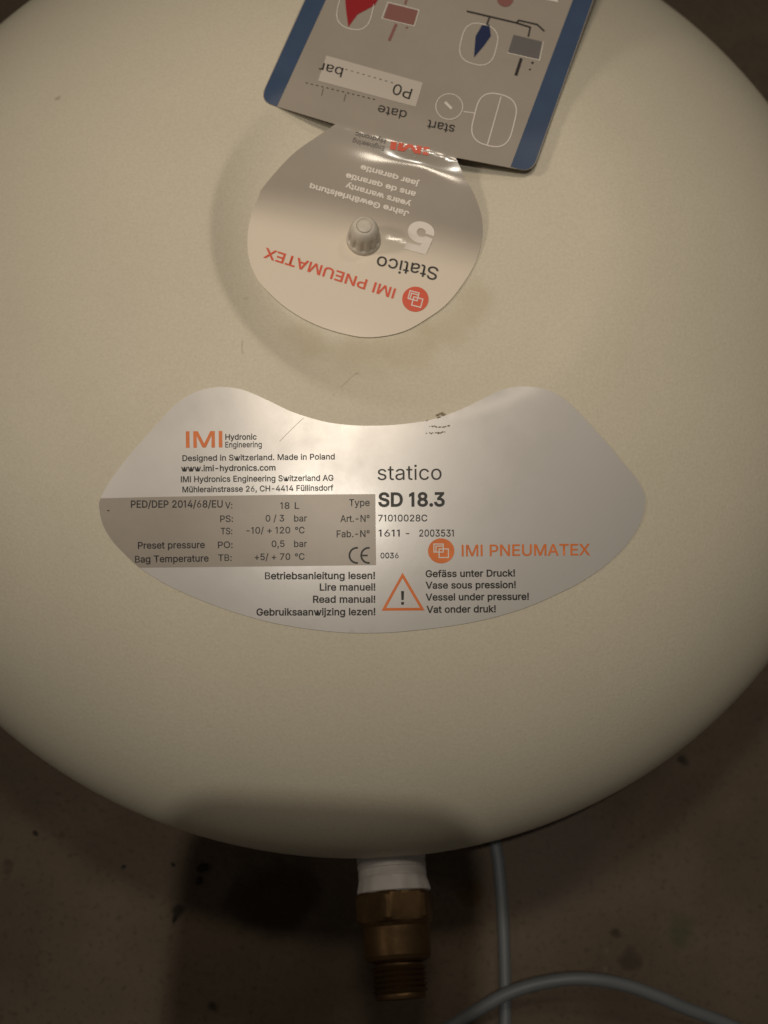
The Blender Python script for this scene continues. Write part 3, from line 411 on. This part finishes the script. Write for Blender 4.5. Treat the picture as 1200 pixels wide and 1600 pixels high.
# ------------------------------------------------------------------ the vessel
vessel = empty('expansion_vessel', (0, 0, 0))
tag(vessel, 'cream disc shaped pressure expansion vessel lying on the dark concrete floor, valve up', 'expansion vessel')
bm = bmesh.new(); prof = []
rs = [0, 8, 16, 22, 26, 29, 31, 33, 34, 35, 36, 37, 38, 39, 40, 41, 42, 43, 44, 45, 46, 47, 48, 49, 50, 51, 52, 53, 54, 55, 57, 59, 61, 63, 66, 70, 74, 79, 84, 94, 104, 114, 124, 134]
ringsv = []
seg = 160
vc = bm.verts.new(W((0, 0, top(0) + dip(0))))
zs = [(r, top(r)) for r in rs[1:]]
a0 = math.acos(134/RA)
for k in range(1, 22): 
    a = a0*(1 - k/21); zs.append((RA*math.cos(a), RC*math.sin(a)))
for k in range(1, 40):
    a = (math.pi/2)*k/40; zs.append((RA*math.cos(a), -RC*math.sin(a)))
for r, z in zs:
    ringsv.append([bm.verts.new(W((r*math.cos(2*math.pi*i/seg), r*math.sin(2*math.pi*i/seg), z + (dip(r, 2*math.pi*i/seg) if z > 0 and r < 134.5 else 0)))) for i in range(seg)])
vb = bm.verts.new(W((0, 0, -RC)))
for i in range(seg):
    j = (i + 1) % seg
    bm.faces.new((vc, ringsv[0][i], ringsv[0][j])); bm.faces.new((vb, ringsv[-1][j], ringsv[-1][i]))
    for k in range(len(ringsv) - 1): bm.faces.new((ringsv[k][i], ringsv[k + 1][i], ringsv[k + 1][j], ringsv[k][j]))
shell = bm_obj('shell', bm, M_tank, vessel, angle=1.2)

# pipe connection: white sealing tape, brass hexagon and threaded end, pointing out of the rim
NAX = Vector((0.196, -0.981, 0)).normalized(); NZ = -13.0
NO = Vector((0, 0, NZ))
bm = bmesh.new()
lathe(bm, [(186, 12.2), (191, 12.2), (193, 12.3), (193.3, 12.05), (196, 12.25), (196.3, 12.0), (199, 12.2), (199.3, 11.95), (202, 12.15), (202.3, 11.95), (204, 12.2), (205.2, 12.5), (206.4, 12.9), (207.3, 13.0), (207.8, 12.4), (207.9, 9)], NO, NAX, 64,
      shape=lambda k, h, r, a: r + 0.34*noise.noise(Vector((math.cos(a)*2.2, math.sin(a)*2.2, h*0.35))) + (0.9*noise.noise(Vector((math.cos(a)*3, math.sin(a)*3, 7))) if 203 < h < 207.9 else 0))
tape = bm_obj('sealing_tape', bm, M_tape, vessel)
fit = empty('brass_fitting', W(NO + NAX*208)); fit.parent = vessel
bm = bmesh.new()
def hexr(k, h, r, a):
    if r < 13.2: return r
    q = (a % (math.pi/3)) - math.pi/6
    return min(r, 12.5/math.cos(q))
lathe(bm, [(206.5, 9), (207.3, 12.2), (208.2, 13.4), (209.0, 14.2), (216.6, 14.2), (217.6, 13.3), (218.2, 12.4), (219.4, 11.7), (221, 11.8), (229.0, 11.6), (230.4, 11.0), (231.2, 9.6)], NO, NAX, 96, shape=hexr)
bm_obj('hexagon_body', bm, M_brass, fit, angle=0.35)
bm = bmesh.new(); tp = [(230.6, 8.2), (232.3, 8.4)]
h = 232.6
while h < 241.6: tp += [(h, 8.6), (h + 0.9, 9.75), (h + 1.8, 8.6)]; h += 1.81
tp += [(242.4, 8.9), (243.6, 8.5), (243.6, 6.6), (233, 6.6)]
lathe(bm, tp, NO, NAX, 72)
bm_obj('threaded_end', bm, M_brass, fit, angle=0.9)

# valve cap
CAPZ = RC - DIP
capth = empty('valve_cap', W((0, 0, CAPZ))); capth.parent = vessel
bm = bmesh.new()
def flute(k, h, r, a):
    if 2.6 < h < 7.6 and r > 4.0:
        w = 0.5 + 0.5*math.cos(a*11)
        return r - 0.62*max(0, w - 0.35)/0.65*min(1, (7.8 - h)/2.2)*min(1, (h - 2.3)/0.6)
    return r
lathe(bm, [(0.25, 5.2), (0.3, 5.75), (1.0, 5.85), (2.0, 5.8), (2.35, 5.6), (2.7, 5.42), (3.4, 5.4), (4.6, 5.32), (5.8, 5.2), (7.0, 5.0), (8.2, 4.72), (9.2, 4.35), (10.0, 3.85), (10.45, 3.3), (10.55, 2.85), (10.3, 2.6), (10.15, 2.55)],
      (0, 0, CAPZ), (0, 0, 1), 132, shape=flute)
bm_obj('cap_body', bm, M_cap, capth, angle=0.7)
bm = bmesh.new()
lathe(bm, [(10.0, 2.5), (10.55, 2.42), (10.72, 2.1), (10.8, 1.3), (10.82, 0.3)], (0, 0, CAPZ), (0, 0, 1), 48)
bm_obj('cap_centre', bm, M_cap, capth)

# the tag is printed grey, fading to pale over the near half of its round end
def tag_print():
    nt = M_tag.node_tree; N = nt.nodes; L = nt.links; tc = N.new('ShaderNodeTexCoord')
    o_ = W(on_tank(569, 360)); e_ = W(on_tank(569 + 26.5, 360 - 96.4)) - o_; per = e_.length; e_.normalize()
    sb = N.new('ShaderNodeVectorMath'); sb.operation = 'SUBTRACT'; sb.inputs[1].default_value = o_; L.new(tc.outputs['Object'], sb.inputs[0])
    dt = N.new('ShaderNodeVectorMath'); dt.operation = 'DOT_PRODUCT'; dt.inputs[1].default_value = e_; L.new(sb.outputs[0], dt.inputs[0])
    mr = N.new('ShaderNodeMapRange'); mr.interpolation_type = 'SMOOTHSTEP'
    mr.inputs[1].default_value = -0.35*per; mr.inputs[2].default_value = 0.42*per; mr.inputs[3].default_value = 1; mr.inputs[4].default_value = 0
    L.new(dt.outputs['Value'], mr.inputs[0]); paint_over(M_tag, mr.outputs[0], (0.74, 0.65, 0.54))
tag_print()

# ------------------------------------------------------------------ rating label glued to the vessel
LBL = [(157,778.6),(178,743),(213,699),(243.5,665),(270,636),(293,619),(316,609),(343,604.6),(370,607),(393,614),(423.6,628),(454,642.5),(485,653),(515.6,660.5),(554,664.7),
 (595,665),(630.5,662.5),(666,657.4),(697,648.8),(728.4,636),(756,622.5),(783,609.6),(810.7,604),(834,605),(857.7,610.4),(881,623),(904.7,645),(928,670),(951.7,696),(975,725),(994.8,748.6),(1006.5,772),(1007.7,790),(1000.6,817),(987,840.7),(967,864),(940,887.7),(904.7,911),(873,927),(834,944.5),(795,958),(748,970),(697,979),(640,985.5),(600,988.5),(542.5,988.6),(485,983),(427.5,973.3),(377.6,960),(331.6,944.5),(285.6,925.4),(251,908),(218.6,887),(193.7,864),(174.5,843),(161,820),(155.5,797)]
def spline2(pts, sub=4):
    out = []; n = len(pts); P = [Vector(p) for p in pts]
    for i in range(n):
        a, b, c, d = P[i - 1], P[i], P[(i + 1) % n], P[(i + 2) % n]
        for k in range(sub):
            t = k/sub; out.append(0.5*((2*b) + (c - a)*t + (2*a - 5*b + 4*c - d)*t*t + (-a + 3*b - 3*c + d)*t**3))
    return out
lab = sheet('rating_label', spline2(LBL), M_silver, vessel, lambda x, y: on_tank(x, y, 0.30), step=10, thick=0.28)
PAN = [Vector(p) for p in [(250,776.3),(350,774.5),(450,773),(586.5,772),(587,830),(587.7,883),(450,884.6),(330,886)]] + spline2(LBL)[4*(len(LBL) - 5):] + [Vector(LBL[0])]
sheet('grey_panel', PAN, M_panel, lab, lambda x, y: on_tank(x, y, 0.35), step=10)
PL = lambda x, y: on_tank(x, y, 0.41)
def emblem(cx, cy, r, place, disc_mat, parent, k=0.0, name='round_emblem'):
    a = Ink(place); a.disc(cx, cy, r*1.02, r*0.97); e = a.build(name, disc_mat, parent)
    P2 = lambda x, y: place(x, y) + Vector((0, 0, 0.07))
    b = Ink(P2); ca, sa = math.cos(k), math.sin(k)
    def sq(x0, y0, x1, y1):
        q = [(x0, y0), (x1, y0), (x1, y1), (x0, y1)]
        b.stroke([(cx + r*(ca*x - sa*y), cy + r*(sa*x + ca*y)) for x, y in q], r*0.085, True)
    sq(-0.56, -0.52, 0.16, 0.10); sq(-0.16, -0.14, 0.56, 0.52)
    sq(-0.40, -0.36, 0.16, 0.10)
    b.build('interlocked_squares', M_white, parent)
    return e
k = Ink(PL)                                  # small black lettering
k.text('Hydronic', (352,687), (401,686.6), 8.6, 0.006); k.text('Engineering', (352,699), (409,698.6), 8.6)
k.text('Designed in Switzerland. Made in Poland', (285,720.2), (523,717.6), 8.8, 0.004)
k.text('www.imi-hydronics.com', (283,736.4), (430.5,735), 9, 0.008)
k.text('IMI Hydronics Engineering Switzerland AG', (282.6,753.3), (521,751), 9, 0.004)
k.text('Mühlerainstrasse 26, CH-4414 Füllinsdorf', (285,769.2), (521,766.4), 8.8, 0.004)
k.text('PED/DEP 2014/68/EU', (204.4,793.2), (348,792.8), 11, 0.004)
k.text('V:', (351.6,794.4), (363,794.4), 10); k.text('18', (438,795), (452.4,795), 10); k.text('L', (460.5,795), (467.5,795), 10)
k.text('PS:', (344,815.6), (364,815.4), 10); k.text('0 / 3', (415,814.8), (444,814.6), 10); k.text('bar', (459.5,814.8), (479.6,814.6), 10)
k.text('TS:', (345,834.8), (363,834.6), 10); k.text('-10/ + 120', (385,833.8), (453.5,833.2), 10); k.text('°C', (461,833.4), (476,833.2), 10)
k.text('Preset pressure', (215.5,857.4), (320,856.2), 10.4, 0.004); k.text('PO:', (340.5,856.4), (363.5,856), 10); k.text('0,5', (424.4,854.8), (444.7,854.5), 10); k.text('bar', (459.5,854.6), (479.6,854.4), 10)
k.text('Bag Temperature', (211,879), (326,877.2), 10.4, 0.004); k.text('TB:', (341,876.4), (362,876.2), 10); k.text('+5/ + 70', (398,875.2), (453.5,874.6), 10); k.text('°C', (461,874.8), (476,874.4), 10)
k.text('Type', (545.5,790.6), (577.7,790.4), 10.5); k.text('Art.-N°', (531.7,815.6), (577.7,815.2), 10.5); k.text('Fab.-N°', (526,839.4), (577.7,839), 10.5)
k.text('Betriebsanleitung lesen!', (414,905), (586,904.4), 10.6, 0.008); k.text('Lire manuel!', (499.5,922.6), (586.5,922.4), 10.6, 0.008)
k.text('Read manual!', (489,941.6), (586.5,941.4), 10.6, 0.008); k.text('Gebruiksaanwijzing lezen!', (400.6,961.6), (586.5,961), 10.6, 0.008)
k.text('71010028C', (591,814.6), (667.7,814.4), 10.2); k.text('1611', (591.5,838.2), (624.6,838.2), 10.6); k.text('-', (634,838), (639.5,838), 10); k.text('2003531', (655,838.2), (709,838.2), 10.6)
k.text('0036', (594.5,872.2), (622.7,872), 8.4, 0.004)
k.text('Gefäss unter Druck!', (665,901.6), (804.8,900.4), 10.4, 0.008); k.text('Vase sous pression!', (665,919.6), (806,918.6), 10.4, 0.008)
k.text('Vessel under pressure!', (665,938.2), (826.4,937), 10.4, 0.008); k.text('Vat onder druk!', (666.5,957.4), (774.7,956.4), 10.4, 0.008)
k.build('small_lettering', M_black, lab)
k = Ink(PL); k.text('statico', (590,750), (690,749.4), 23, 0.0)
k.text('SD 18.3', (591,791), (695,790.4), 20.6, 0.026)
k.build('model_lettering', M_black, lab)
k = Ink(PL)                                  # CE mark
def arc(cx, cy, r, a0, a1, w, n=20): k.stroke([(cx + r*math.cos(math.radians(a0 + (a1 - a0)*i/n)), cy + r*1.02*math.sin(math.radians(a0 + (a1 - a0)*i/n))) for i in range(n + 1)], w)
arc(557.6, 867.8, 11.6, 278, 82, 2.9); arc(576, 867.8, 11.6, 278, 82, 2.9); k.poly([(565, 866.6), (574.5, 866.6), (574.5, 869.2), (565, 869.2)])
k.build('conformity_mark', M_black, lab)
k = Ink(PL); k.text('IMI', (290.5,699), (347.5,698.4), 24.5, 0.012); k.build('large_orange_lettering', M_orange, lab)
k = Ink(PL); k.text('IMI PNEUMATEX', (721.4,869), (922,867.2), 17.4, 0.010)
k.build('orange_lettering', M_orange, lab)
emblem(689.3, 860.7, 20.2, PL, M_orange, lab)
k = Ink(PL); k.stroke([(629, 899), (659.8, 951.7), (599.6, 952.1)], 4.2, True); k.build('warning_triangle', M_orange, lab)
k = Ink(PL); k.poly([(626.6, 923.5), (631.4, 923.5), (630.7, 937.5), (627.3, 937.5)]); k.poly([(626.9, 940.5), (631.1, 940.5), (631.1, 944.8), (626.9, 944.8)]); k.build('exclamation_mark', M_black, lab)
# scuffs and grime on the label edge, scratches across the enamel
random.seed(4)
k = Ink(lambda x, y: on_tank(x, y, 0.47))
def smear(pts, w):
    P = [Vector(p) for p in pts]
    for i in range(len(P) - 1):
        a, b = P[i], P[i + 1]
        for q in range(4):
            t = (q + random.random())/4; c = a + (b - a)*t
            k.disc(c.x + random.uniform(-1, 1)*w*0.5, c.y + random.uniform(-1, 1)*w*0.35, w*random.uniform(0.35, 0.9), w*random.uniform(0.18, 0.42), 9, random.uniform(-0.3, 0.3))
smear([(672,666.5),(680,665.8),(688,667.5),(696,667),(703,664.5)], 2.2); smear([(667,676.5),(676,677),(685,676.5),(694,674.5)], 2.4)
smear([(680,650),(686,647),(692,645.5),(694,649)], 3.0); smear([(683,653),(688,651)], 2.0); smear([(664,657.5),(671,656)], 1.6)
k.build('grime_mark', M_dirt, lab)
k = Ink(lambda x, y: on_tank(x, y, 0.47)); smear([(168,797),(169,797.5)], 2.2); k.build('ink_spot', M_black, lab)
k = Ink(lambda x, y: on_tank(x, y, 0.22))
k.stroke([(520,618),(535,602),(552,586)], 0.6); k.stroke([(553,585),(557,582),(560,583)], 1.8); k.build('enamel_scratch', M_scratch, vessel)
k = Ink(lambda x, y: on_tank(x, y, 0.22)); k.stroke([(378,532),(377.5,543),(379,552)], 1.6)
k.build('enamel_scratch', M_scratch, vessel)
k = Ink(lambda x, y: on_tank(x, y, 0.45))
k.stroke([(437,689),(455,671),(474,653)], 0.5)
k.build('film_scratch', M_panel, lab)

# ------------------------------------------------------------------ warranty tag: round end around the valve, rectangular end folded out over the dome
A15 = math.radians(15.4)
def tag_t(x, y): return (x - 569)*math.sin(A15) - (y - 360)*math.cos(A15)
def tag_s(x, y): return (x - 569)*math.cos(A15) + (y - 360)*math.sin(A15)
def sstep(a, b, x):
    x = min(1, max(0, (x - a)/(b - a))); return x*x*(3 - 2*x)
def tag_field(x, y, r, a):
    """height of the tag over the plain dome"""
    t = tag_t(x, y); s = tag_s(x, y)
    dd = dip(r, a); low = -DIP + 0.6 + 0.3*(dd + DIP)
    if r > 43.0: low = max(low, dd + 0.3)
    if t < 147:
        q = min(1, max(0, (t + 6)/153.0)); up = 0.45 - DIP + 7.2*(0.5*q + 0.5*q**4)
        up += 0.45*math.exp(-((t - 5)/7.0)**2)*sstep(18, 40, s)*(1 - sstep(66, 92, s))        # crease beside the valve
        up -= 0.75*math.exp(-((t - 122 + 0.12*abs(s - 60))/16.0)**2)*math.exp(-((s - 55)/55.0)**2)  # buckle below the fold
    else:
        up = -0.85 + 2.5*sstep(140, 265, t)
        up -= 0.3*sstep(90, 210, abs(s - 30))*(1 - sstep(147, 230, t))
    return max(low, up)
def st_px(s_, t_):
    c, n = math.cos(A15), math.sin(A15); return (569 + c*s_ + n*t_, 360 + n*s_ - c*t_)
_pa, _pb, _pc = [on_tank(*st_px(*q), 0, tag_field) for q in ((-170, 205), (190, 205), (10, 330))]
_pn = (_pb - _pa).cross(_pc - _pa).normalized()
if _pn.z < 0: _pn = -_pn
def tag_point(x, y, g):
    """the card follows the dome near its fold and runs on straight and stiff beyond"""
    t = tag_t(x, y); k_ = sstep(180, 265, t)
    p = on_tank(x, y, g, tag_field) if k_ < 1 else None
    if k_ > 0:
        d = ray(x, y); q = CPOS + d*((_pa + _pn*g - CPOS).dot(_pn)/d.dot(_pn))
        p = q if p is None else p + (q - p)*k_
    return p
TF = lambda g: (lambda x, y: tag_point(x, y, g))
tagth = empty('warranty_tag', W((0, 0, CAPZ)))
tag(tagth, 'grey printed service tag with blue side bands, round end slipped over the valve cap', 'tag')
def roundrect(corners, rad, n=6):
    """corners in order with a radius each"""
    out = []; m_ = len(corners)
    for i in range(m_):
        p = Vector(corners[i]); a = (Vector(corners[i - 1]) - p).normalized(); b = (Vector(corners[(i + 1) % m_]) - p).normalized(); r = rad[i] if isinstance(rad, (list, tuple)) else rad
        if r <= 0: out.append(p); continue
        for k_ in range(n + 1):
            t = k_/n; out.append(p + a*r*(1 - t)**2 + b*r*t**2)
    return out
DISC = [(524,196),(490,217),(455,243),(417,285),(393,320),(384,354),(388,400),(400,432),(417,454),(450,483),(493,507),(540,522),(581,527),(630,518),(670,496),(700,473),(727,438),(745,405),(754,365),(752,335),(741,304),(726,277),(710,247)]
_sp = spline2(DISC, 4); DISC2 = [Vector(DISC[0])] + _sp[4:4*(len(DISC) - 2) + 1] + [Vector(DISC[-1])]
TAGR = roundrect([(404, 158.5), (566, -200), (960, -92), (832, 270)], [24, 30, 30, 22])
# fold edge between the two neck corners is shared: build one continuous sheet
left = TAGR[:7]; right = TAGR[21:]
outline = []
outline += TAGR[0:0]
body = TAGR[:]                                # starts at the near left corner, runs up, across, down to the near right corner
outline = body + [Vector((712, 246))] + list(reversed(DISC2))[1:-1] + [Vector((524, 194))]
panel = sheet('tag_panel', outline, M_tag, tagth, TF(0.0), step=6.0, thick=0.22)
G1, G2, G3 = TF(0.10), TF(0.17), TF(0.24)
def crop1(x, y): return (380 + x/2.308, y/2.308)
# blue bands along the long edges
def band(pts, name): return sheet(name, pts, M_blue, tagth, G1, step=8)
L_out = roundrect([(405.5, 158.2), (566.5, -198.5), (596, -190), (433, 165.8)], [23, 0, 0, 0])
band(L_out, 'blue_band')
R_out = roundrect([(797.6, 260.6), (932, -99), (958.5, -91), (830.8, 269.3)], [0, 0, 0, 21])
band(R_out, 'blue_band')
# pale round end
LOW = []
for p in DISC2:
    c_ = Vector((569, 360)); LOW.append(c_ + (p - c_)*0.995)
k = Ink(G1)
def C1(*pts): return [crop1(*p) for p in pts]
k = Ink(G1); 
PALE = C1((300, 200), (648, 298), (622, 385), (270, 291))
sheet('writing_strip', PALE, M_pale, tagth, G1, step=8)
k = Ink(G2)
k.text('P0', (645,139.5), (617,130.2), 16.5, 0.004); k.text('bar', (537,106.5), (501,97), 15, 0.004)
k.text('date', (636.5,173.5), (592,163.6), 14); k.text('start', (711.5,196), (669.4,187), 14, 0.004)
for (a, b, cnt) in (((614,129.5), (543,109), 9), ((586,155.5), (481,130), 14)):
    for i in range(cnt):
        t = i/(cnt - 1); x = a[0] + (b[0] - a[0])*t; y = a[1] + (b[1] - a[1])*t; k.stroke([(x, y), (x - 3.4, y - 1.0)], 1.1)
for q in ((505,138),(540,147)): k.stroke([(q[0], q[1]), (q[0] - 2.5, q[1] + 11)], 0.8)
k.build('black_lettering', M_black, tagth)
k = Ink(G2); k.stroke(C1((806, 40), (985, 82), (1035, 98), (1028, 132)), 2.6); k.stroke(C1((985, 84), (993, 73), (1060, 88), (1086, 112)), 2.4); k.stroke(C1((888, 62), (878, 90)), 2.6)
k.stroke(C1((1003, 210), (983, 272)), 4.6)
k.disc(*crop1(1043, 226), 2.2, 1.6); k.disc(*crop1(1034, 250), 1.6, 1.2)
k.build('pipe_symbol', M_black, tagth)
k = Ink(G2); k.poly(C1((975, 125), (1078, 150), (1065, 213), (955, 188))); k.build('grey_boiler_symbol', M_slate, tagth)
k = Ink(G2); k.poly(C1((525, 12), (630, 38), (614, 90), (506, 66))); k.stroke(C1((590, -8), (584, 16)), 3); k.stroke(C1((552, 86), (526, 146)), 4.2); k.disc(*crop1(590, 99), 2, 1.4)
k.build('red_boiler_symbol', M_rose, tagth)
k = Ink(G2); k.poly(C1((860, 92), (888, 88), (893, 130), (868, 165))); k.poly(C1((860, 92), (868, 165), (832, 207), (838, 130))); k.build('blue_drop_symbol', M_navy, tagth)
k = Ink(G2); k.poly(C1((365, -30), (500, -30), (475, 18), (412, 52))); k.poly(C1((365, -30), (412, 52), (379, 97), (372, 45))); k.build('red_drop_symbol', M_crimson, tagth)
k = Ink(G2); k.disc(*crop1(945, -6), 13, 13); k.build('orange_disc_symbol', M_rose, tagth)
k = Ink(G2)
def rr(cx, cy, w, h, r, lw, rot=15.4):
    a = math.radians(rot); ca, sa = math.cos(a), math.sin(a)
    pts = roundrect([(-w/2, -h/2), (w/2, -h/2), (w/2, h/2), (-w/2, h/2)], r, 8)
    k.stroke([(cx + ca*p.x - sa*p.y, cy + sa*p.x + ca*p.y) for p in pts], lw, True)
rr(772, 187.5, 63, 82, 29, 1.7, 14); k.stroke([(783, 151), (772, 190), (761, 228)], 1.6); k.stroke(C1((795, 402), (835, 408)), 1.4); k.build('vessel_symbol', M_white, tagth)
k = Ink(G2); k.stroke([(702 + 21*math.cos(2*math.pi*i/40), 166.5 + 20*math.sin(2*math.pi*i/40)) for i in range(40)], 1.3, True); k.stroke(C1((728, 368), (752, 392)), 4); k.build('gauge_symbol', M_white, tagth)
k = Ink(G2); rr(748, 69, 56, 64, 26, 1.3, 14); k.build('vessel_symbol', M_white, tagth)
k = Ink(G2); rr(555, 14, 54, 64, 26, 1.3, 14); k.build('vessel_symbol', M_white, tagth)
k = Ink(G2); k.stroke(C1((500, 66), (522, 8), (634, 36), (617, 94), (500, 66)), 1.2); k.build('symbol_outline', M_white, tagth)
k = Ink(G2); k.stroke(C1((1083, 150), (1069, 217), (952, 190)), 1.2); k.build('symbol_outline', M_white, tagth)
k = Ink(G2); k.poly(C1((1075, -4), (1136, 8), (1132, -12))); k.build('white_strip', M_white, tagth)
k = Ink(G2)
# small white guarantee lines and the big 5
k.text('Jahre Gewährleistung', (640,331), (485,287), 8.2, 0.02); k.text('years warranty', (643,316), (541,286), 8.2, 0.02)
k.text('ans de garantie', (650.5,300.5), (541.5,270.5), 8.2, 0.02); k.text('jaar garantie', (655.5,284), (564.5,257.5), 8.2, 0.02)
k.build('white_lettering', M_white, tagth)
k = Ink(G2); k.text('5', (682,356), (641.5,344.5), 42, 0.036); k.build('large_numeral', M_white, tagth)
k = Ink(G2); k.text('Statico', (686,418.5), (590.5,399.5), 20, 0.004); k.build('model_lettering', M_black, tagth)
k = Ink(G2); k.text('IMI PNEUMATEX', (619,451.5), (415.5,387), 15.4, 0.014); k.build('red_lettering', M_red, tagth)
k = Ink(G2); k.text('IMI', (671,231), (611,221.5), 11, 0.03); k.build('red_lettering', M_red, tagth)
k = Ink(G2); k.text('Hydronic', (603,217.5), (556,205.5), 7); k.text('Engineering', (601,228.5), (552,216.5), 7); k.build('grey_lettering', M_grey_ink, tagth)
emblem(649, 467.4, 20.2, G2, M_red, tagth, math.radians(15))

# ------------------------------------------------------------------ grey cables on the floor
fl = lambda x, y, h: on_plane(x, y, -RC + h)
cb = tube('cable', [fl(700, 1120, 2.6), fl(742, 1220, 2.6), fl(773, 1316, 2.6), fl(781, 1370, 2.6), fl(785.5, 1430, 2.6), fl(788, 1490, 2.6), fl(789.5, 1560, 2.6), fl(788, 1640, 2.6), fl(780, 1760, 2.6)], 2.45, M_cable)
tag(cb, 'thin grey cable running straight out from under the vessel rim', 'cable', 'grey cables on the floor')
ca_ = tube('cable', [fl(560, 1740, 3), fl(640, 1650, 5), fl(708, 1602, 8), fl(750, 1576, 11), fl(792, 1553, 14), fl(837, 1538, 16), fl(887, 1530, 18), fl(933, 1531, 18), fl(983, 1541, 16), fl(1033, 1559, 14), fl(1075, 1577, 11), fl(1135, 1600, 7), fl(1230, 1645, 3)], 2.6, M_cable)
tag(ca_, 'grey cable bent in a raised arch that crosses over the straight one', 'cable', 'grey cables on the floor')

# dark crumbs of dirt lying on the floor
random.seed(9)
for i, (x, y, w) in enumerate([(317, 1356, 4.6), (311, 1376, 3.4), (270, 1351, 2.0), (193, 1354, 1.8), (273, 1435, 2.8), (55, 1302, 2.2)]):
    c0 = fl(x, y, w*0.22); bm = bmesh.new(); bmesh.ops.create_icosphere(bm, subdivisions=3, radius=1)
    for v in bm.verts:
        n_ = 1 + 0.35*noise.noise(v.co*1.7 + Vector((i*3.1, 0, 0))); q = v.co*n_
        a = 0.5 + i; q = Vector((q.x*math.cos(a) - q.y*math.sin(a)*0.6, q.x*math.sin(a) + q.y*math.cos(a)*0.6, q.z*0.42))
        v.co = W(c0 + q*w*0.55)
    o = bm_obj('dirt_crumb', bm, M_crumb)
    tag(o, ['largest dark crumb of dirt on the floor left of the fitting', 'smaller dark crumb just below the largest one', 'small dark crumb between the vessel rim and the largest crumb', 'tiny dark crumb lying alone close to the vessel rim', 'dark crumb far below the others towards the picture bottom', 'dark crumb at the left close to the vessel edge'][i], 'crumb', 'dirt crumbs on the floor')

# ------------------------------------------------------------------ the phone that takes the picture (its shadow falls on the near rim)
bm = bmesh.new()
ph = roundrect([(-64, -138), (11, -138), (11, 22), (-64, 22)], 17, 10)
_ca, _sa = math.cos(math.radians(-3)), math.sin(math.radians(-3)); ph = [Vector((p.x*_ca - p.y*_sa, p.x*_sa + p.y*_ca)) for p in ph]
fr = [bm.verts.new(W(CPOS + CR*p.x + CU*p.y + CV*3)) for p in ph]; bk = [bm.verts.new(W(CPOS + CR*p.x + CU*p.y + CV*11)) for p in ph]
bm.faces.new(fr); bm.faces.new(list(reversed(bk)))
for i in range(len(ph)):
    j = (i + 1) % len(ph); bm.faces.new((fr[i], bk[i], bk[j], fr[j]))
phone = bm_obj('smartphone', bm, M_phone, angle=0.5); tag(phone, 'black smartphone held above the vessel, casting its shadow on the near rim', 'phone')
